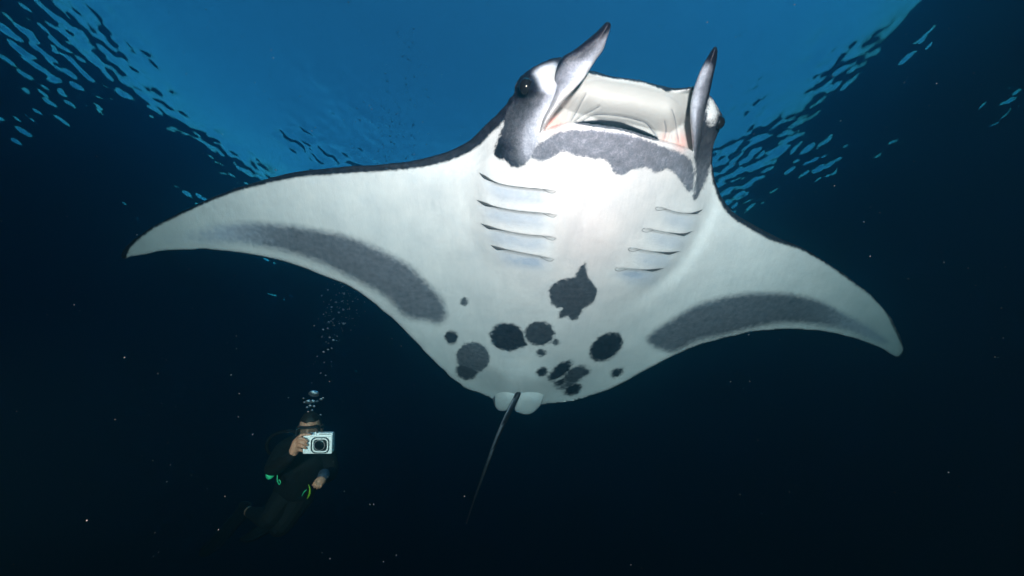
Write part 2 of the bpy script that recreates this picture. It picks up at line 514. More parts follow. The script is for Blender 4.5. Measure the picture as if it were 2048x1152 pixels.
# --- skin pattern and some painted shade: each patch is (normalised signed distance, tone)
GREY_L = spline([(325, 482), (376, 464), (456, 449), (515, 446), (566, 450), (640, 461), (713, 479), (771, 505), (822, 534), (859, 571), (885, 600),
                 (892, 630), (877, 647), (852, 641), (812, 634), (771, 594), (731, 571), (687, 549), (632, 523), (577, 505), (511, 491), (456, 485), (383, 485)], 4, True)
GREY_R = spline([(1294, 680), (1314, 658), (1346, 638), (1394, 610), (1443, 596), (1495, 587), (1547, 586), (1599, 591), (1651, 607), (1696, 631), (1742, 656),
                 (1776, 684), (1755, 684), (1703, 663), (1651, 652), (1599, 646), (1547, 648), (1495, 659), (1443, 672), (1394, 683), (1367, 697), (1342, 705), (1315, 697)], 4, True)
SPOT_A = spline([(1169, 527), (1174, 540), (1178, 557), (1192, 574), (1193, 588), (1186, 605), (1167, 618), (1159, 633), (1145, 641), (1134, 633), (1120, 636),
                 (1119, 625), (1126, 618), (1105, 611), (1100, 593), (1101, 574), (1122, 559), (1147, 555), (1157, 540)], 4, True)
HEAD_DARK_L = spline([(1024, 186), (1036, 150), (1066, 128), (1100, 108), (1135, 108), (1172, 128), (1168, 158), (1148, 180), (1125, 206), (1103, 235), (1086, 262), (1074, 290), (1066, 306), (1057, 322),
                      (1040, 335), (1022, 333), (1014, 323), (995, 317), (987, 305), (996, 280), (1008, 246), (1004, 232), (1010, 205)], 4, True)
WHITE_L = spline([(1066, 143), (1084, 130), (1106, 127), (1113, 140), (1110, 165), (1098, 182), (1082, 176), (1072, 158)], 4, True)
LIP_PATCH = spline([(1122, 263), (1164, 259), (1212, 261), (1254, 268), (1292, 280), (1334, 296), (1362, 306), (1383, 323), (1388, 347), (1388, 368), (1380, 385),
                    (1366, 368), (1348, 347), (1334, 337), (1313, 345), (1289, 335), (1265, 340), (1242, 351), (1226, 340), (1212, 320), (1178, 316), (1143, 309), (1126, 303),
                    (1098, 318), (1074, 321), (1062, 309), (1074, 292), (1098, 275)], 4, True)
HEAD_DARK_R = spline([(1418, 186), (1440, 205), (1452, 240), (1436, 280), (1424, 320), (1415, 352), (1404, 378), (1391, 398), (1386, 396), (1390, 370), (1391, 345), (1388, 310),
                      (1396, 270), (1404, 240), (1408, 210)], 4, True)
WHITE_R = spline([(1420, 199), (1430, 208), (1436, 220), (1432, 236), (1424, 250), (1415, 246), (1414, 222)], 4, True)
LEAD_W_L = [(243, 511, 10.8), (255, 490, 8.4), (299, 457, 4.8), (365, 423, 4.8), (434, 391, 6.0), (493, 370, 7.2), (588, 345, 10.8), (669, 335.5, 13.2), (786, 326.5, 14.4),
            (852, 316, 16.8), (905, 299, 19.2), (942, 278, 20.4), (969, 253, 19.2), (1001, 222, 18.0), (1020, 198, 12.0)]
LEAD_W_R = [(1426, 300, 4.8), (1424, 319, 3.6), (1428, 350, 4.8), (1435, 375, 6.0), (1444, 395, 7.2), (1464, 422.5, 9.6), (1499, 445, 10.8), (1547, 471, 10.8), (1599, 493, 6.0), (1651, 523, 3.6),
            (1703, 560, 3.0), (1742, 590, 2.4), (1773, 624, 2.4), (1806, 690, 2.4)]
RIM_W = [(1172, 139, 3), (1188, 143, 6), (1226, 153, 4), (1275, 160, 4), (1317, 170, 5), (1334, 174, 9), (1350, 175, 6), (1368, 176, 4), (1386, 173, 9), (1404, 179, 12)]


def width_line(px, py, line):
    L = spline(line, 5); d, _, _, fi = seg_dist(px, py, L, False)
    return np.interp(fi, np.arange(len(L)), L[:, 2]) - d


INNER_L = spline([(1222, 54), (1205, 101), (1179, 140), (1148, 180), (1102, 236), (1074, 288), (1066, 302)], 6)


def head_tone(px, py):
    """Slate head side, black round the eye, paling to the inner edge of the horn."""
    di = seg_dist(px, py, INNER_L, False)[0]
    t = 0.06 + 0.62 * sstep(di, 0, 62) + 0.12 * sstep(di, 50, 90)
    re = np.hypot(px - 1054, (py - 176) / 1.1)
    t = t + 0.32 * np.exp(-(re / 25) ** 2) - 0.16 * np.exp(-((px - 1064) / 13) ** 2 - ((py - 200) / 9) ** 2)
    t = t - 0.85 * sstep(0.5 + poly_sd(px, py, WHITE_L) / 22, 0, 1) * (1 - np.exp(-(re / 20) ** 4))
    t = t - 0.10 * np.exp(-((px - 1052) / 7) ** 2 - ((py - 290) / 22) ** 2) + 0.26 * sstep(py, 255, 300)
    return t + 0.6 * (1 - sstep(py - (px - 1084) * -0.35, 117, 130))


def disc_pattern(P, sd, isb):
    px, py = P[:, 0], P[:, 1]
    m = np.full(len(px), -9.0); tone = np.full(len(px), 0.5); rag = np.ones(len(px))

    def put(s, soft, tn, rg=1.0):
        nonlocal m, tone, rag
        v = s / soft; k = v > m
        m = np.where(k, v, m); tone = np.where(k, tn, tone); rag = np.where(k, rg, rag)
    fade_tip = 0.12 + 0.46 * sstep(px, 340, 620)
    put(poly_sd(px, py, GREY_L), 11.0, fade_tip, 0.30)
    put(poly_sd(px, py, GREY_R), 9.0, 0.62 - 0.36 * sstep(px, 1590, 1760), 0.30)
    dark = 0.90
    put(poly_sd(px, py, SPOT_A), 3.2, 0.76)
    for cx, cy_, rx, ry, a, tn in [(1015, 674, 35, 28, 10, 0.88), (1045, 686, 9, 8, 0, 0.88), (1079, 667, 30, 24, 0, 0.79), (1111, 684, 7, 6, 0, 0.67), (1082, 705, 9, 7, 0, 0.85),
                                   (946, 716, 33, 31, 0, 0.65), (934, 742, 22, 18, 0, 0.77), (903, 675, 13, 13, 0, 0.85), (929, 604, 7.5, 7.5, 0, 0.67),
                                   (1212, 694, 37, 24, -35, 0.92), (1234, 745, 13, 8, -28, 0.90), (1084, 744, 12, 9, -30, 0.90), (1122, 740, 27, 12, -38, 0.91), (1108, 752, 14, 8, -25, 0.90),
                                   (1150, 749, 27, 14, -30, 0.75), (1168, 745, 13, 8, -20, 0.79), (1120, 765, 14, 6, -20, 0.88), (1146, 779, 19, 11, -18, 0.92), (1137, 768, 22, 6, -25, 0.67)]:
        put(ell_sd(px, py, cx, cy_, rx, ry, a), 3.2, tn)
    # head
    tl = head_tone(px, py)
    tl = tl + 0.25 * (1 - sstep(sd, 3, 12)) * (1 - sstep(py, 230, 260))
    put(poly_sd(px, py, HEAD_DARK_L), 3.5, np.clip(tl, 0.03, 1))
    put(poly_sd(px, py, LIP_PATCH), 3.5, 0.52 + 0.03 * np.sin(px * 0.11) * np.sin(py * 0.17))
    rr = np.hypot((px - 1440) / 0.8, (py - 246) / 1.4)
    tr = 0.78 + 0.2 * np.exp(-(rr / 14) ** 2) - 0.15 * sstep(py, 300, 350)
    put(np.minimum(poly_sd(px, py, HEAD_DARK_R), -poly_sd(px, py, WHITE_R) / 1.6), 3.5, tr)
    # bluish shading between the gill slits, painted into the skin colour
    gill_shade = np.zeros(len(px))
    for S, sg in [(s, 1) for s in SLITS_L] + [(s, -1) for s in SLITS_R]:
        cx = S[:, 0].mean() - 8 * sg; cyy = S[:, 1].mean()
        yl = np.interp(px, S[:, 0], S[:, 1]); dy = py - yl
        ends = sstep(px, S[:, 0].min() - 4, S[:, 0].min() + 40) * (1 - sstep(px, S[:, 0].max() - 40, S[:, 0].max() + 4))
        gill_shade = gill_shade + 0.62 * ends * sstep(dy, 0, 12) * (1 - sstep(dy, 20, 42)) * (1.0 if sg > 0 else 0.85)
    gill_shade = gill_shade + 0.6 * np.exp(-((px - 1064) / 26) ** 2 - ((py - 523) / 8) ** 2) + 0.7 * np.exp(-((px - 1262) / 30) ** 2 - ((py - 548) / 8) ** 2)
    gill_shade = gill_shade + 0.25 * np.exp(-((px - 1010) / 40) ** 2 - ((py - 345) / 14) ** 2)
    put(width_line(px, py, LEAD_W_L), 3.0, 0.96, 0.6)
    put(width_line(px, py, LEAD_W_R), 3.0, 0.95, 0.6)
    put(width_line(px, py, RIM_W), 2.2, 0.93)
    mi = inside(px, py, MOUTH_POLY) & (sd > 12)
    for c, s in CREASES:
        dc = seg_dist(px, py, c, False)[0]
        put(np.where(mi, 1.0 * s - dc, -20), 1.2, 0.18 + 0.46 * s, 0.35)  # shade in the palate creases, painted as thin dark lines
    put(poly_sd(px, py, THROAT), 0.8, 0.62)  # grey tone paints the dark of the mouth opening
    m = np.where(isb, 5.0, m); tone = np.where(isb, 0.96, tone)
    pink = 0.9 * np.exp(-((px - 1106) / 20) ** 2 - ((py - 246) / 16) ** 2) + 0.8 * np.exp(-((px - 1362) / 14) ** 2 - ((py - 285) / 18) ** 2) \
        + 0.15 * np.exp(-((px - 1180) / 85) ** 2 - ((py - 470) / 95) ** 2) + 0.5 * np.exp(-((px - 1330) / 10) ** 2 - ((py - 276) / 10) ** 2)
    cream = np.where(inside(px, py, MOUTH_POLY) & ~isb, sstep(sd, 3, 12), 0.0)
    return m, tone, np.where(isb, 0, pink - gill_shade), rag, cream


# --- cephalic fins (the two horns that flank the mouth)
FIN_L = spline([(1212, 44.5), (1219, 45), (1221.5, 53), (1214, 77), (1205.6, 101), (1192, 120), (1179, 140), (1166, 160), (1148, 180), (1125, 206), (1102, 236), (1086, 262), (1074, 288),
                (1066, 302), (1060, 296), (1068, 268), (1082, 232), (1097, 200), (1106, 172), (1110, 150), (1116, 128), (1126, 113), (1146, 101), (1164, 88), (1182, 73), (1197, 60)], 5, True)
FIN_R = spline([(1427, 95), (1432, 94), (1435, 101), (1433, 122), (1428, 146), (1422, 174), (1418, 192), (1412, 215), (1408, 240), (1405, 270), (1401, 300), (1397, 335),
                (1391, 356), (1388, 330), (1386, 300), (1383, 270), (1380.5, 240), (1380, 215), (1384, 190), (1391, 166), (1401, 140), (1414, 115)], 5, True)


def across(px, py, outer, inner):
    do = seg_dist(px, py, spline(outer, 5), False)[0]; di = seg_dist(px, py, spline(inner, 5), False)[0]
    return do, do / (do + di + 1e-6)


OUT_FL = [(1218, 44), (1164, 88), (1126, 113), (1112, 150), (1100, 200), (1082, 240), (1062, 296)]
IN_FL = [(1222, 54), (1205, 101), (1179, 140), (1148, 180), (1102, 236), (1066, 302)]
OUT_FR = [(1434, 94), (1433, 122), (1418, 192), (1408, 240), (1398, 335)]
IN_FR = [(1427, 95), (1401, 140), (1384, 190), (1380, 230), (1388, 330)]


def fin_piece(outline, gfun, tonefun, outer, inner, y0):
    """A horn: free blade at the tip, growing out of the side of the head lower down."""
    def edge(x, y):
        f = across(x, y, outer, inner)[1]
        return z_plane(x, y) - gfun(x, y) + 0.045 * sstep(y, y0, y0 + 75) * (1 - sstep(f, 0.0, 0.7))
    fr = lambda x, y, s: 0.030 * np.sqrt(np.clip(1 - (1 - np.clip(s / 17, 0, 1)) ** 2, 0, 1))
    bk = lambda x, y, s: (0.030 + 0.06 * sstep(y, 100, 190)) * np.sqrt(np.clip(1 - (1 - np.clip(s / 14, 0, 1)) ** 2, 0, 1))
    V, F, P, S, B = relief(outline, 1.6, fr, bk, edge)
    t = tonefun(P[:, 0], P[:, 1])
    return V, F, np.full(len(V), 5.0), np.where(B, 0.95, t), np.zeros(len(V)), P, S, B


def tone_fl(px, py):
    outer = [(1218, 44), (1164, 88), (1126, 113), (1112, 150), (1100, 200), (1082, 240), (1062, 296)]
    inner = [(1222, 54), (1205, 101), (1179, 140), (1148, 180), (1102, 236), (1066, 302)]
    do = seg_dist(px, py, spline(outer, 5), False)[0]; di = seg_dist(px, py, spline(inner, 5), False)[0]
    f = do / (do + di + 1e-6)
    t = 0.70 * (1 - sstep(f, 0.12, 1.1)) * (1 - 0.45 * sstep(py, 100, 150)) + 0.14 + 0.5 * (1 - sstep(do, 1, 8)) * (1 - sstep(py, 118, 150))
    t = t + 0.60 * (1 - sstep(py + (px - 1210) * 0.3, 50, 78)) + 0.10 * (1 - sstep(py, 60, 130))
    k = sstep(py, 150, 195)
    return np.clip(t * (1 - k) + k * head_tone(px, py), 0.02, 1)


def tone_fr(px, py):
    outer = [(1434, 94), (1433, 122), (1418, 192), (1408, 240), (1398, 335)]
    inner = [(1427, 95), (1401, 140), (1384, 190), (1380, 230), (1388, 330)]
    do = seg_dist(px, py, spline(outer, 5), False)[0]; di = seg_dist(px, py, spline(inner, 5), False)[0]
    f = do / (do + di + 1e-6)
    t = 0.66 * (1 - f) ** 1.0 + 0.16 + 0.75 * (1 - sstep(py, 112, 140)) + 0.5 * (1 - sstep(do, 0, 5)) * (1 - sstep(py, 190, 230))
    t = t + 0.18 * sstep(py, 250, 310)
    return np.clip(t, 0, 1)


def seat(outline, y_top, y_merge, y_end, lift, tip):
    """How far a horn stands off the body plane: on the head's own surface, sinking in at its root."""
    ys = np.arange(outline[:, 1].min() - 4, outline[:, 1].max() + 4, 4.0); hs = []
    for y in ys:
        xr = np.arange(outline[:, 0].min(), outline[:, 0].max(), 2.0); yy = np.full_like(xr, y)
        k = inside(xr, yy, outline)
        if not k.any() or y < y_top:
            hs.append(tip); continue
        xr, yy = xr[k], yy[k]
        d = seg_dist(xr, yy, OUT, True)[0]; sd = np.where(inside(xr, yy, OUT), d, 0)
        h = disc_front(xr, yy, sd); h = h[~inside(xr, yy, MOUTH_POLY)]
        hs.append(h.max() if len(h) else hs[-1])
    hs = np.convolve(np.pad(hs, 6, mode='edge'), np.ones(13) / 13, mode='valid')
    return lambda x, y: np.interp(y, ys, hs) + lift - (lift + 0.045) * sstep(y, y_merge, y_end) + 0 * x


G_L = seat(FIN_L, 150, 235, 300, 0.006, 0.07)
G_R = seat(FIN_R, 200, 270, 350, 0.006, 0.06)


def skin_material():
    m, n, o = new_mat('manta_skin')
    b = n.nodes.new('ShaderNodeBsdfPrincipled'); b.inputs['Roughness'].default_value = 0.52; b.inputs['Specular IOR Level'].default_value = 0.3
    N = n.nodes; Lk = n.links.new
    tc = N.new('ShaderNodeTexCoord')

    def attr(nm):
        a = N.new('ShaderNodeAttribute'); a.attribute_name = nm; return a.outputs['Fac']

    def noise(scale, detail=3.0, rough=0.55, vec=None):
        t = N.new('ShaderNodeTexNoise'); t.inputs['Scale'].default_value = scale; t.inputs['Detail'].default_value = detail; t.inputs['Roughness'].default_value = rough
        Lk(vec or tc.outputs['Object'], t.inputs['Vector']); return t.outputs['Fac']

    def mth(op, a, bb, c=None):
        q = N.new('ShaderNodeMath'); q.operation = op
        for i, v in enumerate((a, bb, c)):
            if v is None: continue
            if isinstance(v, (int, float)): q.inputs[i].default_value = v
            else: Lk(v, q.inputs[i])
        return q.outputs[0]
    # ragged edges of the markings
    n1 = mth('SUBTRACT', noise(55, 3), 0.5); n2 = mth('SUBTRACT', noise(190, 3, 0.7), 0.5)
    rag = mth('MULTIPLY', attr('ragged'), mth('MULTIPLY_ADD', n1, 3.4, mth('MULTIPLY', n2, 3.4)))
    mv = mth('ADD', attr('mark'), rag)
    mr = N.new('ShaderNodeMapRange'); mr.interpolation_type = 'SMOOTHSTEP'; mr.inputs[1].default_value = -1.0; mr.inputs[2].default_value = 1.0
    Lk(mv, mr.inputs[0])
    tn = mth('ADD', attr('tone'), mth('MULTIPLY_ADD', n1, 0.30, mth('MULTIPLY', n2, mth('MULTIPLY_ADD', attr('ragged'), 0.34, 0.06))))
    ramp = N.new('ShaderNodeValToRGB'); cr = ramp.color_ramp
    cr.elements[0].position = 0.0; cr.elements[0].color = (0.80, 0.80, 0.77, 1)
    cr.elements[1].position = 1.0; cr.elements[1].color = (0.006, 0.006, 0.011, 1)
    for p, c in ((0.25, (0.46, 0.50, 0.58)), (0.5, (0.185, 0.20, 0.238)), (0.72, (0.066, 0.072, 0.086)), (0.88, (0.022, 0.024, 0.038))):
        e = cr.elements.new(p); e.color = (*c, 1)
    Lk(tn, ramp.inputs[0])
    # pale belly with faint clouding
    base = N.new('ShaderNodeValToRGB')
    base.color_ramp.elements[0].position = 0.30; base.color_ramp.elements[0].color = (0.55, 0.58, 0.60, 1)
    base.color_ramp.elements[1].position = 0.66; base.color_ramp.elements[1].color = (0.80, 0.80, 0.785, 1)
    mp = N.new('ShaderNodeMapping'); mp.inputs['Rotation'].default_value = (0.3, 0.2, 0.5); mp.inputs['Scale'].default_value = (60, 7, 60); Lk(tc.outputs['Object'], mp.inputs['Vector'])
    streak = noise(1.0, 4, 0.65, mp.outputs[0])
    Lk(mth('ADD', mth('MULTIPLY_ADD', noise(9, 5, 0.6), 0.45, mth('MULTIPLY', noise(130, 4, 0.75), 0.35)), mth('MULTIPLY', streak, 0.22)), base.inputs[0])
    cm = N.new('ShaderNodeMix'); cm.data_type = 'RGBA'; Lk(attr('cream'), cm.inputs[0]); Lk(base.outputs[0], cm.inputs[6]); cm.inputs[7].default_value = (0.45, 0.443, 0.42, 1)
    pk = N.new('ShaderNodeMix'); pk.data_type = 'RGBA'
    pa = attr('pink'); Lk(mth('MAXIMUM', pa, 0.0), pk.inputs[0]); Lk(cm.outputs[2], pk.inputs[6]); pk.inputs[7].default_value = (0.70, 0.36, 0.31, 1)
    ck = N.new('ShaderNodeMix'); ck.data_type = 'RGBA'  # negative pink mixes the painted gill shading into the skin
    Lk(mth('MINIMUM', mth('MAXIMUM', mth('MULTIPLY', pa, mth('MULTIPLY_ADD', n1, -1.2, -1.0)), 0.0), 1.0), ck.inputs[0]); Lk(pk.outputs[2], ck.inputs[6]); ck.inputs[7].default_value = (0.40, 0.47, 0.57, 1)
    mx = N.new('ShaderNodeMix'); mx.data_type = 'RGBA'
    Lk(mr.outputs[0], mx.inputs[0]); Lk(ck.outputs[2], mx.inputs[6]); Lk(ramp.outputs[0], mx.inputs[7])
    Lk(mx.outputs[2], b.inputs['Base Color'])
    bp = N.new('ShaderNodeBump'); bp.inputs['Strength'].default_value = 0.5; bp.inputs['Distance'].default_value = 0.004
    Lk(mth('ADD', mth('MULTIPLY', noise(260, 3, 0.6), 0.35), mth('MULTIPLY_ADD', streak, 0.6, noise(24, 5, 0.6))), bp.inputs['Height']); Lk(bp.outputs[0], b.inputs['Normal'])
    Lk(b.outputs[0], o.inputs['Surface'])
    return m


def disc_z(px, py):
    px = np.atleast_1d(np.asarray(px, float)); py = np.atleast_1d(np.asarray(py, float))
    d = seg_dist(px, py, OUT, True)[0]; sd = np.where(inside(px, py, OUT), d, 0)
    return z_plane(px, py) - disc_front(px, py, sd)


def build_manta():
    org = W(1130, 560, 2.0)
    root = empty('manta_ray', org)
    tag(root, 'giant manta ray gliding overhead, white spotted belly turned to the viewer', 'manta ray')
    skin = skin_material()
    pieces = []
    V, F, P, S, B = relief(OUT, 2.4, disc_front, disc_thick, z_plane)
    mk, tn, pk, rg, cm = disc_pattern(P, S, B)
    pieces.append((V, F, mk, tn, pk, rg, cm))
    pieces.append(fin_piece(FIN_L, G_L, tone_fl, OUT_FL, IN_FL, 125)[:5])
    pieces.append(fin_piece(FIN_R, G_R, tone_fr, OUT_FR, IN_FR, 200)[:5])
    # pelvic fins: two rounded lobes either side of the tail root
    for poly, off in (([(990, 776), (1003, 750), (1024, 752), (1032, 790), (1024, 812), (1010, 822), (996, 820), (987, 806), (985, 788)], (1010, 0, 34)),
                      ([(1046, 764), (1070, 754), (1090, 772), (1086, 800), (1075, 818), (1058, 829), (1040, 827), (1029, 819), (1036, 800)], (1060, 0, 42))):
        o = spline(poly, 5, True)
        fr = lambda x, y, s: 0.011 * np.sqrt(np.clip(1 - (1 - np.clip(s / 14, 0, 1)) ** 2, 0, 1))
        bk = lambda x, y, s: 0.03 * np.sqrt(np.clip(1 - (1 - np.clip(s / 18, 0, 1)) ** 2, 0, 1))
        ed = lambda x, y: disc_z(x, np.minimum(y, 784)) + z_plane(x, y) - z_plane(x, np.minimum(y, 784)) - 0.006 + 0.034 * sstep(np.hypot((x - off[0]) / off[2] * 0.7, (y - 818) / 54), 0.30, 0.95)
        V, F, P, S, B = relief(o, 1.8, fr, bk, ed)
        t = np.where(B, 0.9, 0.15)
        pieces.append((V, F, np.where(B, 5.0, np.where(P[:, 0] < 992, 1.0, -6.0)), np.where((P[:, 0] < 992) & ~B, 0.5, t), np.zeros(len(V))))
    # tail: a thin whip, dark above and pale along one side at the root
    tp = spline([(1042, 776, 2.16), (1030, 800, 2.14), (1012, 836, 2.16), (994, 876, 2.22), (978, 918, 2.30), (964, 956, 2.40), (948, 1000, 2.52), (933, 1046, 2.66)], 6)
    tpw = W(tp[:, 0], tp[:, 1], tp[:, 2])
    rad = np.interp(np.linspace(0, 1, len(tp)), [0, 0.08, 0.25, 0.6, 1], [0.005, 0.014, 0.0130, 0.009, 0.0045])
    V, F = tube(tpw, rad, 10)
    side = np.tile(np.arange(10), len(V) // 10 + 1)[:len(V)]
    along = np.concatenate([np.repeat(np.arange((len(V) - 2) // 10), 10), [0, 0]]) / ((len(V) - 2) / 10)
    side_v = ((V - tpw.mean(0)) @ RGT)
    ax_c = np.interp(along, np.linspace(0, 1, len(tpw)), tpw @ RGT)
    rel = (V @ RGT) - ax_c
    tn = np.where((rel < -0.001) & (along > 0.08), 0.44 + 0.36 * sstep(along, 0.22, 0.80), 1.0)
    Fq = [f if len(f) == 4 else (f[0], f[1], f[2], f[2]) for f in F]
    pieces.append((V, F, np.full(len(V), 5.0), tn, np.zeros(len(V))))
    allV, allF = join([(p[0], p[1]) for p in pieces])
    body = mesh_obj('body', allV, allF, skin, root)
    me = body.data
    for nm, k in (('mark', 2), ('tone', 3), ('pink', 4), ('ragged', 5), ('cream', 6)):
        a = me.attributes.new(nm, 'FLOAT', 'POINT')
        a.data.foreach_set('value', np.concatenate([p[k] if len(p) > k else np.full(len(p[0]), 1.0 if k == 5 else 0.0) for p in pieces]).astype(np.float32))
    me.validate()
    # eyes
    eye_m, n, o = new_mat('manta_eye')
    b = n.nodes.new('ShaderNodeBsdfPrincipled'); b.inputs['Base Color'].default_value = (0.004, 0.004, 0.006, 1); b.inputs['Roughness'].default_value = 0.06
    t = n.nodes.new('ShaderNodeTexNoise'); t.inputs['Scale'].default_value = 120
    r = n.nodes.new('ShaderNodeValToRGB'); r.color_ramp.elements[0].color = (0.002, 0.002, 0.003, 1); r.color_ramp.elements[1].color = (0.012, 0.010, 0.010, 1)
    n.links.new(t.outputs['Fac'], r.inputs[0]); n.links.new(r.outputs[0], b.inputs['Base Color']); n.links.new(b.outputs[0], o.inputs['Surface'])
    for ex, ey, rp, dz in ((1052, 173, 14.5, 0.003), (1437.5, 245, 11.5, 0.006)):
        z = float(disc_z(ex, ey)[0]) + dz
        c = W(ex, ey, z); rr = rp * z / FPX
        V, F = uv_sphere(c, (rr, rr * 1.15, rr), np.stack([RGT, UPV, FWD]), 28, 18)
        mesh_obj('eye', V, F, eye_m, root)
    # gill slits: dark thin mouths under the edge of each plate
    gill_m = principled('gill_slit', (0.07, 0.068, 0.07), 0.6, 0.3, 60)
    leaf_m = principled('gill_leaf', (0.16, 0.16, 0.17), 0.6, 0.3, 60)
    for S, sg in [(s, 1) for s in SLITS_L] + [(s, -1) for s in SLITS_R]:
        Q = S if sg > 0 else S[::-1]                       # from the outer end inward
        u = np.linspace(0, 1, len(Q))
        z = disc_z(Q[:, 0], Q[:, 1] + 1.0)
        wpx = np.interp(u, [0, 0.06, 0.16, 0.30, 0.42, 0.9, 1], [0.5, 1.7, 3.3, 1.1, 0.62, 0.55, 0.4]) * (1.0 if sg > 0 else 0.85)
        pts = W(Q[:, 0], Q[:, 1] + wpx * 0.6, z - 0.0008)
        V, F = tube(pts, wpx * z / FPX, 8, squash=(FWD, 0.35))
        parts = [(V, F)]
        # fold that closes each slit on the inner side
        e = Q[-1]; e2 = Q[-1] - np.array([15 * sg, 2.0])
        if sg > 0: loop = [(e[0] - 24, e[1] - 2.5), (e[0] - 12, e[1] + 4), (e[0] - 3, e[1] + 5), (e[0] + 2, e[1] + 1)]
        else: loop = [(e[0] + 22, e[1] + 2.5), (e[0] + 10, e[1] + 6), (e[0] + 1, e[1] + 5), (e[0] - 1, e[1] + 1), (e[0] + 4, e[1] - 1.5)]
        lp = spline(loop, 5); zz = disc_z(lp[:, 0], lp[:, 1])
        parts.append(tube(W(lp[:, 0], lp[:, 1], zz - 0.0005), 0.45 * zz / FPX, 6))
        V, F = join(parts)
        mesh_obj('gill_slit', V, F, gill_m, root)
    return root


build_manta()

# =====================================================================
# DIVER
# =====================================================================
def WP(*p):
    a = np.array(p, float).reshape(-1, 3)
    return W(a[:, 0], a[:, 1], a[:, 2])


def limb(pts, n=6, seg=14, squash=None):
    """pts: (px, py, depth, radius) rows -> smooth tapered tube."""
    S = spline(pts, n)
    return tube(W(S[:, 0], S[:, 1], S[:, 2]), np.maximum(S[:, 3], 0.004), seg, squash)


def fuse(name, parts, voxel):
    """Melt closed overlapping shapes into one continuous skin."""
    V, F = join(parts)
    me = bpy.data.meshes.new(name + '_raw'); me.from_pydata(V.tolist(), [], F)
    t = bpy.data.objects.new(name + '_raw', me); COL.objects.link(t)
    md = t.modifiers.new('r', 'REMESH'); md.mode = 'VOXEL'; md.voxel_size = voxel
    sm = t.modifiers.new('s', 'SMOOTH'); sm.factor = 0.5; sm.iterations = 3
    bpy.context.view_layer.update()
    dg = bpy.context.evaluated_depsgraph_get()
    ev = t.evaluated_get(dg).to_mesh()
    co = np.empty(len(ev.vertices) * 3); ev.vertices.foreach_get('co', co)
    polys = [tuple(p.vertices) for p in ev.polygons]
    t.evaluated_get(dg).to_mesh_clear()
    bpy.data.objects.remove(t); bpy.data.meshes.remove(me)
    return co.reshape(-1, 3), polys


def rbox(c, size, axes, bevel, seg=3):
    import bmesh
    bm = bmesh.new(); bmesh.ops.create_cube(bm, size=1.0)
    for v in bm.verts:
        v.co = Vector((v.co.x * size[0], v.co.y * size[1], v.co.z * size[2]))
    bmesh.ops.bevel(bm, geom=list(bm.edges), offset=bevel, segments=seg, profile=0.5, affect='EDGES')
    V = np.array([tuple(v.co) for v in bm.verts]); bm.verts.index_update()
    F = [tuple(v.index for v in f.verts) for f in bm.faces]; bm.free()
    return np.asarray(c) + V @ np.asarray(axes), F


def rrect(w, h, r, n=6):
    P = []
    for cx, cy_, a0 in ((w / 2 - r, h / 2 - r, 0), (-w / 2 + r, h / 2 - r, 90), (-w / 2 + r, -h / 2 + r, 180), (w / 2 - r, -h / 2 + r, 270)):
        for k in range(n + 1):
            a = math.radians(a0 + 90 * k / n); P.append((cx + r * math.cos(a), cy_ + r * math.sin(a)))
    return np.array(P)


def ring(c, path2, axes, prof):
    """Sweep a closed 2-D profile [(offset outwards, height)] round a closed path in the plane of axes[0:2]."""
    P = np.asarray(path2); n = len(P); axes = np.asarray(axes)
    T = np.roll(P, -1, 0) - np.roll(P, 1, 0); T /= np.linalg.norm(T, axis=1)[:, None]; Nn = np.stack([T[:, 1], -T[:, 0]], -1)
    V = []; k = len(prof)
    for i in range(n):
        for o_, h_ in prof:
            q = P[i] + Nn[i] * o_; V.append(np.asarray(c) + q[0] * axes[0] + q[1] * axes[1] + h_ * axes[2])
    F = [(i * k + j, ((i + 1) % n) * k + j, ((i + 1) % n) * k + (j + 1) % k, i * k + (j + 1) % k) for i in range(n) for j in range(k)]
    return np.array(V), F


def plate(c, path2, axes, h0, h1, bulge=0.0, rings=1):
    P = np.asarray(path2); n = len(P); axes = np.asarray(axes); c = np.asarray(c)
    mk = lambda q, h: c + q[0] * axes[0] + q[1] * axes[1] + h * axes[2]
    V = [mk(p, h0) for p in P] + [mk(p, h1) for p in P]
    F = [(i, (i + 1) % n, n + (i + 1) % n, n + i) for i in range(n)]; F.append(tuple(range(n - 1, -1, -1)))
    prev = n
    m = P.mean(0)
    if bulge:
        for r in range(1, 5):
            s = 1 - r / 5; base = len(V)
            V += [mk(m + (p - m) * s, h1 + bulge * (1 - s * s)) for p in P]
            F += [(prev + i, prev + (i + 1) % n, base + (i + 1) % n, base + i) for i in range(n)]
            prev = base
    V.append(mk(m, h1 + bulge)); L = len(V) - 1
    F += [(prev + i, prev + (i + 1) % n, L) for i in range(n)]
    return np.array(V), F


suit_m = principled('wetsuit_neoprene', (0.0050, 0.0050, 0.0058), 0.8, 0.3, 25, 0.3, 60, 0.14)
skin_m = principled('diver_skin', (0.44, 0.21, 0.135), 0.55, 0.18, 60, 0.25, 300, 0.35)
rubber_m = principled('black_rubber', (0.009, 0.009, 0.011), 0.55, 0.2, 40, 0, 0, 0.15)
hair_m = principled('dark_hair', (0.010, 0.008, 0.007), 0.6, 0.5, 90, 0.6, 260, 0.3)
green_m = principled('green_webbing', (0.03, 0.50, 0.22), 0.55, 0.25, 120, 0.3, 400, 0.4)
lime_m = principled('lime_webbing', (0.20, 0.42, 0.02), 0.55, 0.25, 120, 0.3, 400, 0.4)
steel_m = principled('tank_metal', (0.10, 0.10, 0.11), 0.4, 0.2, 30, 0, 0, 0.5, 0.4)
white_m = principled('white_housing', (0.82, 0.83, 0.84), 0.30, 0.04, 50, 0.05, 120, 0.5)
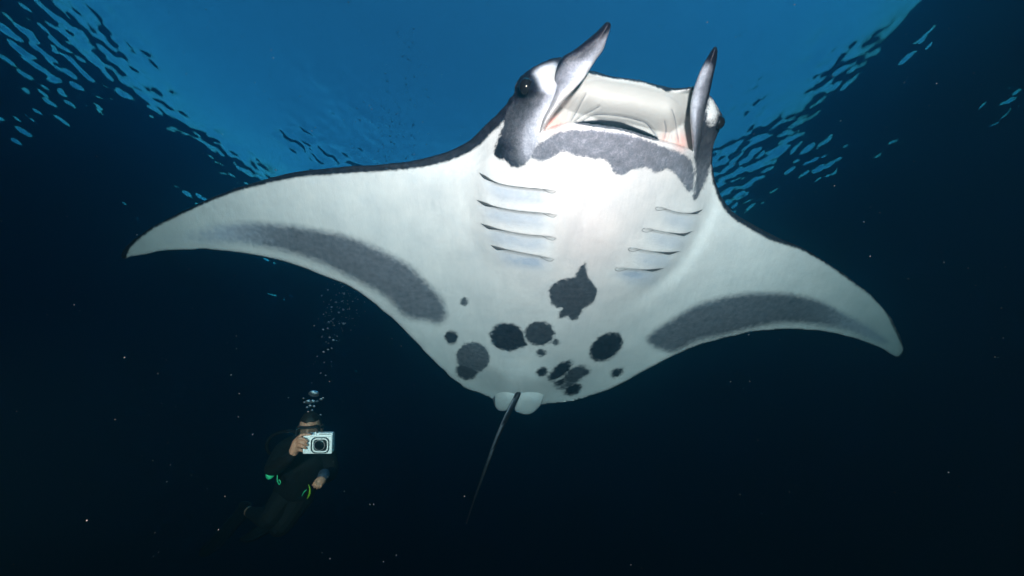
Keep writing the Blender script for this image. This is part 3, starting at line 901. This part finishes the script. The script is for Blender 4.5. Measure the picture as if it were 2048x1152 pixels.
cuff_m = principled('grey_cuff', (0.03, 0.045, 0.07), 0.6, 0.2, 60)


def build_diver():
    root = empty('person', W(590, 985, 3.33))
    tag(root, 'scuba diver in black wetsuit hovering below the manta, holding up a white camera', 'person')
    sq = (FWD, 0.68)
    parts = [
        limb([(613, 888, 3.27, .11), (608, 910, 3.28, .165), (602, 938, 3.30, .155), (594, 965, 3.32, .14), (587, 990, 3.34, .155)], 6, 22, sq),
        limb([(620, 868, 3.21, .055), (617, 880, 3.23, .058), (613, 893, 3.27, .075)]),
        limb([(568, 900, 3.30, .068), (590, 892, 3.28, .080), (612, 889, 3.27, .085), (634, 892, 3.28, .080), (651, 901, 3.30, .068)]),
        limb([(568, 900, 3.30, .068), (556, 918, 3.22, .062), (545, 938, 3.12, .052), (564, 927, 3.01, .046), (577, 917, 2.95, .035), (584, 910, 2.925, .029)]),
        limb([(651, 901, 3.30, .068), (659, 922, 3.30, .060), (662, 944, 3.27, .052), (654, 953, 3.15, .042), (646, 957, 3.06, .030)]),
        limb([(576, 986, 3.34, .098), (557, 1012, 3.27, .088), (538, 1036, 3.22, .070), (520, 1031, 3.36, .060), (505, 1026, 3.50, .046), (495, 1021, 3.58, .036), (486, 1012, 3.64, .038)]),
        limb([(602, 988, 3.34, .098), (582, 1022, 3.30, .088), (562, 1052, 3.26, .070), (552, 1052, 3.42, .058), (545, 1050, 3.60, .044), (538, 1046, 3.70, .036)]),
    ]
    # head with jaw, nose and ear
    yaw = math.radians(14)
    hf = -FWD * math.cos(yaw) + RGT * math.sin(yaw); hr = np.cross(UPV, hf); hr /= np.linalg.norm(hr); HA = np.stack([hr, UPV, hf])
    HC = W(620.5, 858, 3.18)
    V, F = uv_sphere((0, 0, 0), 1.0, None, 28, 20)
    V = V[:, [0, 2, 1]]; F = [tuple(f[::-1]) for f in F]
    x, y, z = V[:, 0].copy(), V[:, 1].copy(), V[:, 2].copy()
    jaw = np.clip(-y, 0, 1)
    X = x * 0.074 * (1 - 0.28 * jaw); Y = y * 0.115; Z = z * 0.092 + 0.012 * jaw * (z > 0)
    Z = Z - 0.010 * np.exp(-((y - 0.08) / 0.13) ** 2) * np.exp(-((np.abs(x) - 0.38) / 0.2) ** 2) * (z > 0)
    head = (HC + np.stack([X, Y, Z], -1) @ HA, F)
    parts.append(head)
    P = lambda a, b, c: HC + np.array([a, b, c]) @ HA
    parts.append(tube([P(0, .018, .086), P(0, -.008, .100), P(0, -.026, .108)], [.009, .012, .015], 10))
    for s in (-1, 1):
        parts.append(uv_sphere(P(s * .078, -.002, -.005), (.009, .030, .018), HA, 12, 8))
    parts.append(tube([P(-.020, -.060, .086), P(.020, -.060, .086)], .008, 8))
    # right hand, closed round the camera
    fin = lambda *q: limb([(*a, b) for a, b in q], 4, 8)
    zc = 2.90
    parts += [
        limb([(584, 910, 2.925, .028), (588, 902, 2.92, .031), (592, 893, 2.915, .033), (595, 884, 2.915, .030), (598, 878, 2.915, .022)], 5, 14),
        fin(((595, 878, 2.905), .0105), ((602, 870.5, 2.895), .0100), ((612, 869, 2.905), .0090), ((622, 869, 2.91), .0080)),
        fin(((593, 881, 2.905), .0110), ((600, 877, 2.878), .0105), ((608, 878.5, 2.870), .0095), ((614.5, 882.5, 2.880), .0082)),
        fin(((592, 887, 2.905), .0110), ((599, 884, 2.876), .0105), ((607, 886.5, 2.868), .0095), ((614, 890.5, 2.880), .0082)),
        fin(((591, 893, 2.905), .0105), ((598, 891.5, 2.878), .0098), ((605, 893.5, 2.870), .0088), ((611.5, 897, 2.882), .0076)),
        fin(((590, 897, 2.925), .0120), ((597, 899, 2.91), .0110), ((604, 901, 2.915), .0100), ((611, 903, 2.93), .0085)),
    ]
    # left hand hanging relaxed
    parts += [
        limb([(647, 956, 3.07, .028), (643, 960, 3.04, .032), (639, 964, 3.02, .032), (636, 967, 3.01, .026)], 5, 14),
        fin(((636, 962, 3.01), .0085), ((629.5, 965.5, 2.98), .0078), ((625.5, 970.5, 2.985), .0066)),
        fin(((637.5, 965, 3.01), .0088), ((632, 970, 2.98), .0080), ((629, 975, 2.985), .0066)),
        fin(((640.5, 967, 3.01), .0088), ((636.5, 972.5, 2.98), .0080), ((634, 977, 2.99), .0066)),
        fin(((644.5, 966.5, 3.02), .0080), ((642, 972, 2.99), .0072), ((639.5, 976, 3.00), .0060)),
        fin(((640, 958, 3.03), .0115), ((634, 960, 3.01), .0105), ((629.5, 964.5, 3.00), .0085)),
    ]
    V, F = fuse('body', parts, 0.0034)
    body = mesh_obj('body', V, F, [suit_m, skin_m], root)
    cen = np.array([V[list(f)].mean(0) for f in F])
    ds = lambda c, r: np.linalg.norm(cen - c, axis=1) < r
    sk = ds(W(600, 887, 2.90), 0.090) | ds(W(585, 909, 2.93), 0.020) | ds(W(635, 966, 3.0), 0.055) | ds(W(500, 1024, 3.54), 0.045)
    hd = (cen - HC) @ HA.T
    sk |= (np.abs(hd[:, 0]) < 0.11) & (hd[:, 1] > -0.125) & (hd[:, 1] < 0.14) & (np.abs(hd[:, 2]) < 0.14)
    body.data.polygons.foreach_set('material_index', sk.astype(np.int32)); body.data.update()
    # short dark hair over the crown
    V, F = uv_sphere((0, 0, 0), 1.0, None, 40, 28)
    V = V[:, [0, 2, 1]]; F = [tuple(f[::-1]) for f in F]
    rr = np.random.default_rng(3).normal(0, 0.016, len(V))
    S = V * (np.array([.081, .122, .100]) * (1 + rr[:, None]))
    kp = np.maximum(V[:, 1] - 0.60 - 0.03 * np.sin(V[:, 0] * 9), np.minimum(0.10 - V[:, 2], V[:, 1] + 0.30))
    S = S * (0.80 + 0.20 * sstep(kp, -0.12, 0.06))[:, None]
    mesh_obj('hair', HC + S @ HA, F, hair_m, root)
    # diving mask: rubber frame, lens, strap
    MC = P(0, .004, .088)
    fr = rrect(.150, .072, .028)
    V, F = ring(MC, fr, HA, [(-.010, -.030), (.004, -.034), (.007, .0), (.004, .012), (-.008, .013), (-.010, .0)])
    mask = mesh_obj('diving_mask', V, F, rubber_m, root)
    gm, n, o = new_mat('mask_glass')
    t = n.nodes.new('ShaderNodeBsdfTransparent'); t.inputs[0].default_value = (0.85, 0.9, 0.92, 1)
    g = n.nodes.new('ShaderNodeBsdfGlossy'); g.inputs['Roughness'].default_value = 0.05; mx = n.nodes.new('ShaderNodeMixShader'); mx.inputs[0].default_value = 0.10
    n.links.new(t.outputs[0], mx.inputs[1]); n.links.new(g.outputs[0], mx.inputs[2]); n.links.new(mx.outputs[0], o.inputs['Surface'])
    V, F = plate(MC, rrect(.134, .058, .022), HA, .003, .006)
    mesh_obj('lens', V, F, gm, mask, smooth=False)
    st = [P(.078 * math.sin(a) * 1.06, .012, -.100 * math.cos(a)) for a in np.linspace(-1.75, 1.75, 25)]
    V, F = tube(st, .010, 8); mesh_obj('strap', V, F, rubber_m, mask)
    # hose, tank, vest
    hp = spline([(608, 872, 3.09), (598, 866, 3.14), (580, 862, 3.22), (560, 865, 3.30), (543, 873, 3.36), (534, 886, 3.38), (535, 901, 3.41), (548, 911, 3.46), (575, 905, 3.52)], 6)
    V, F = tube(W(hp[:, 0], hp[:, 1], hp[:, 2]), .011, 10); mesh_obj('regulator_hose', V, F, rubber_m, root)
    V, F = tube(WP((606, 884, 3.50), (603, 888, 3.50), (596, 930, 3.54), (588, 976, 3.58)), [.06, .088, .09, .088], 22); tank = mesh_obj('air_tank', V, F, steel_m, root)
    V, F = tube(WP((607, 872, 3.48), (606, 884, 3.50)), .022, 10); mesh_obj('valve', V, F, steel_m, tank)
    V, F = fuse('vest', [limb([(611, 896, 3.27, .135), (607, 912, 3.28, .178), (601, 938, 3.30, .170), (594, 965, 3.32, .157), (591, 976, 3.33, .150)], 6, 22, (FWD, 0.72))], 0.006)
    mesh_obj('buoyancy_vest', V, F, suit_m, root)
    # webbing pulls and clips
    flat = lambda poly, z, th: relief(spline(poly, 4, True), 0.6, lambda x, y, s: th * np.sqrt(np.clip(1 - (1 - np.clip(s / 4, 0, 1)) ** 2, 0, 1)),
                                      lambda x, y, s: th * np.sqrt(np.clip(1 - (1 - np.clip(s / 4, 0, 1)) ** 2, 0, 1)), lambda x, y: z + 0 * x)[:2]
    V, F = flat([(531, 949), (535, 949.5), (540, 951), (545, 950), (549, 948), (551, 949.5), (547, 953.5), (543, 957.5), (538, 959.5), (533, 957)], 3.06, .007)
    mesh_obj('pull_tab', V, F, green_m, root)['label'] = 'bright green pull tab at the hip'
    sp_ = spline([(555, 951, 3.10), (554.5, 958, 3.09), (556, 965, 3.09), (559, 969, 3.10), (561, 963, 3.10), (558, 960, 3.10)], 5)
    V, F = tube(W(sp_[:, 0], sp_[:, 1], sp_[:, 2]), .0042, 8); mesh_obj('strap', V, F, green_m, root)['label'] = 'thin green looped strap'
    sp_ = spline([(617, 969, 3.12, .002), (619.5, 977, 3.11, .004), (619.5, 986, 3.11, .007), (617, 993, 3.12, .006), (614.5, 997, 3.13, .003)], 5)
    V, F = tube(W(sp_[:, 0], sp_[:, 1], sp_[:, 2]), sp_[:, 3], 8); mesh_obj('strap', V, F, lime_m, root)['label'] = 'lime strap end beside the thigh'
    sp_ = spline([(604, 992, 3.16, .003), (608, 984, 3.14, .004), (613, 980, 3.13, .003)], 5)
    V, F = tube(W(sp_[:, 0], sp_[:, 1], sp_[:, 2]), sp_[:, 3], 8); mesh_obj('strap', V, F, green_m, root)
    V, F = limb([(648, 949, 3.10, .040), (645, 955, 3.055, .037)], 4, 16); mesh_obj('cuff', V, F, cuff_m, root)
    # swim fins
    for poly, z0, z1 in (([(504, 1011), (496, 1003), (485, 1005), (466, 1026), (430, 1068), (398, 1104), (404, 1113), (416, 1112), (446, 1090), (478, 1052), (496, 1032)], 3.64, 3.95),
                         ([(546, 1042), (534, 1038), (520, 1046), (498, 1064), (480, 1076), (484, 1083), (500, 1084), (528, 1072), (544, 1060)], 3.72, 4.0)):
        o = spline(poly, 4, True)
        ed = lambda x, y: z0 + (z1 - z0) * np.clip((504 - x) / 105, 0, 1)
        k = lambda x, y, s: (.006 + .03 * sstep(x, 465, 495)) * np.sqrt(np.clip(1 - (1 - np.clip(s / 6, 0, 1)) ** 2, 0, 1)) - .004 * np.cos(s * 0.9) * sstep(s, 1, 4)
        V, F = relief(o, 1.2, k, k, ed)[:2]
        mesh_obj('swim_fin', V, F, rubber_m, root)


build_diver()


# =====================================================================
# THE DIVER'S CAMERA
# =====================================================================
def build_camera():
    c = W(638, 886, 2.935)
    a = math.radians(1.2); yw = math.radians(4)
    n = -FWD * math.cos(yw) + RGT * math.sin(yw)
    up = UPV * math.cos(a) + RGT * math.sin(a); up = up - n * (up @ n); up /= np.linalg.norm(up)
    rt = np.cross(up, n); AX = np.stack([rt, up, n])
    s = 2.91 / FPX
    pt = lambda px, py, h: c + rt * ((px - 638) * s) + up * ((886 - py) * s) + n * h
    root = empty('underwater_camera', c)
    tag(root, 'white compact underwater camera with square lens port held before the diver\'s face', 'camera')
    V, F = rbox(c, (57 * s, 38 * s, .058), AX, .007); mesh_obj('housing', V, F, white_m, root)
    h = .030
    grey_m = principled('grey_ring', (0.20, 0.20, 0.21), 0.35, 0.1, 50)
    pc = pt(643.5, 887, h)
    pf = rrect(34.5 * s, 30.5 * s, 9 * s)
    V, F = ring(pc, pf, AX, [(-.006, -.004), (.002, -.004), (.002, .006), (-.001, .008), (-.006, .008)]); port = mesh_obj('lens_port', V, F, rubber_m, root)
    V, F = ring(pt(644.5, 886.6, h), rrect(29.5 * s, 26.5 * s, 8 * s), AX, [(-.005, -.002), (.003, -.002), (.003, .010), (0, .013), (-.005, .011)]); mesh_obj('inner_frame', V, F, white_m, port)
    V, F = plate(pt(644.5, 886.6, h), rrect(28 * s, 25 * s, 8 * s), AX, -.001, .0035); mesh_obj('backplate', V, F, rubber_m, port, smooth=False)
    circ = lambda r: np.array([(r * math.cos(t), r * math.sin(t)) for t in np.linspace(0, 2 * math.pi, 40, endpoint=False)])
    lc = pt(643, 886.5, h + .003)
    V, F = ring(lc, circ(10.2 * s), AX, [(-.0018, 0), (.0018, 0), (.0018, .010), (-.0018, .011)]); lens = mesh_obj('lens', V, F, grey_m, root)
    gl = principled('lens_glass', (0.004, 0.004, 0.006), 0.05, 0.2, 20)
    V, F = plate(lc, circ(9.4 * s), AX, .0, .002, .006); mesh_obj('glass', V, F, gl, lens)
    V, F = rbox(pt(651, 866.2, .004), (31 * s, 4.0 * s, .036), AX, .003); mesh_obj('top_rail', V, F, white_m, root)
    V, F = rbox(pt(652, 866.0, .0235), (24 * s, 1.3 * s, .003), AX, .0008, 2); mesh_obj('window_slot', V, F, grey_m, root)
    V, F = rbox(pt(644, 870.0, .0285), (42 * s, 0.6 * s, .003), AX, .0006, 2); mesh_obj('seam', V, F, grey_m, root)
    V, F = uv_sphere(pt(633, 864.5, .020), (2.2 * s, 3.4 * s, .008), AX, 14, 10); mesh_obj('shutter_button', V, F, white_m, root)
    V, F = rbox(pt(613, 888, .0295), (5 * s, 30 * s, .006), AX, .0025); mesh_obj('grip', V, F, white_m, root)
    return root


build_camera()


# =====================================================================
# BUBBLES AND SUSPENDED PARTICLES
# =====================================================================
def ico(sub=1):
    import bmesh
    bm = bmesh.new(); bmesh.ops.create_icosphere(bm, subdivisions=sub, radius=1.0)
    V = np.array([tuple(v.co) for v in bm.verts]); bm.verts.index_update(); F = [tuple(v.index for v in f.verts) for f in bm.faces]; bm.free()
    return V, F


def build_bubbles():
    m, n, o = new_mat('air_in_water')
    g = n.nodes.new('ShaderNodeBsdfGlass'); g.inputs['IOR'].default_value = 0.75; g.inputs['Roughness'].default_value = 0.08
    gl = n.nodes.new('ShaderNodeBsdfGlossy'); gl.inputs['Roughness'].default_value = 0.5; gl.inputs['Color'].default_value = (0.9, 0.95, 1, 1)
    mx = n.nodes.new('ShaderNodeMixShader'); mx.inputs[0].default_value = 0.5
    n.links.new(g.outputs[0], mx.inputs[1]); n.links.new(gl.outputs[0], mx.inputs[2]); n.links.new(mx.outputs[0], o.inputs['Surface'])
    r = np.random.default_rng(21)
    # breaths just leaving the diver: separate bubbles, flattened into caps
    V0, F0 = ico(3)
    clump = [(628, 788, 10, .62), (617, 804, 6.5, .6), (626, 803, 4.2, .7), (609, 805, 3.0, .7), (634, 803, 3.0, .75), (642, 799, 3.4, .7), (646, 796, 2.0, .8),
             (620, 812, 3.6, .7), (628, 813, 3.0, .75), (614, 815, 2.4, .8), (624, 821, 2.6, .8), (641, 830, 2.6, .85), (607, 797, 1.8, .8)]
    for i, (px, py, rp, fl) in enumerate(clump):
        z = 3.22 + r.normal(0, 0.03); rad = rp * z / FPX
        v = V0 * (1 + 0.07 * np.sin(V0[:, [1]] * 5 + i) * np.cos(V0[:, [0]] * 4 + 2 * i))
        v = v * np.array([rad, rad, rad * fl]); v[:, 2] = np.where(v[:, 2] < 0, v[:, 2] * 0.6, v[:, 2])
        c = W(px, py, z)
        ob = mesh_obj('air_bubble', v + c, F0, m, None, True, c)
        if i == 0:
            tag(ob, 'largest dome shaped air bubble, topmost of the clump over the diver\'s head', 'bubble', 'breath bubbles over the diver')
        else:
            tag(ob, 'small air bubble in the clump between the diver\'s head and the largest bubble', 'bubble', 'breath bubbles over the diver')
    # the rising column
    base = W(634, 770, 3.22); V1, F1 = ico(1); parts = []
    for k in range(760):
        t = r.random() ** 0.8 * 6.2
        if r.random() < 0.45: t = r.choice([0.55, 0.75, 1.0, 2.9, 3.3, 4.1]) + r.normal(0, 0.12)
        sp_ = 0.035 + 0.05 * t
        p = base + np.array([r.normal(0, sp_), r.normal(0, sp_), max(t, 0.0)])
        rad = min(0.0014 + r.exponential(0.0022), 0.010) * (1 + 0.12 * t)
        parts.append((V1 * np.array([rad, rad, rad * 0.7]) + p, F1))
    V, F = join(parts)
    ob = mesh_obj('bubble_stream', V, F, m)
    tag(ob, 'thin stream of tiny bubbles rising from the diver to the surface', kind='stuff')
    # plankton and grit drifting in the strobe light
    pm = principled('drifting_grit', (0.10, 0.11, 0.115), 0.8, 0.9, 7)
    parts = []
    for k in range(1500):
        z = 0.7 + 4.6 * r.random() ** 0.7
        px, py = r.uniform(-60, 2110), r.uniform(-40, 1190)
        if 240 < px < 1820 and 40 < py < 1050 and z < 2.7 and inside(np.array([px]), np.array([py]), OUT)[0]:
            continue
        rad = min((0.4 + r.exponential(0.36)), 1.6) * z / FPX
        v = V1 * rad * r.uniform(0.6, 1.3, 3)
        parts.append((v + W(px, py, z), F1))
    V, F = join(parts)
    ob = mesh_obj('suspended_particles', V, F, pm)
    tag(ob, 'fine pale specks of plankton drifting in the dark water', kind='stuff')


build_bubbles()
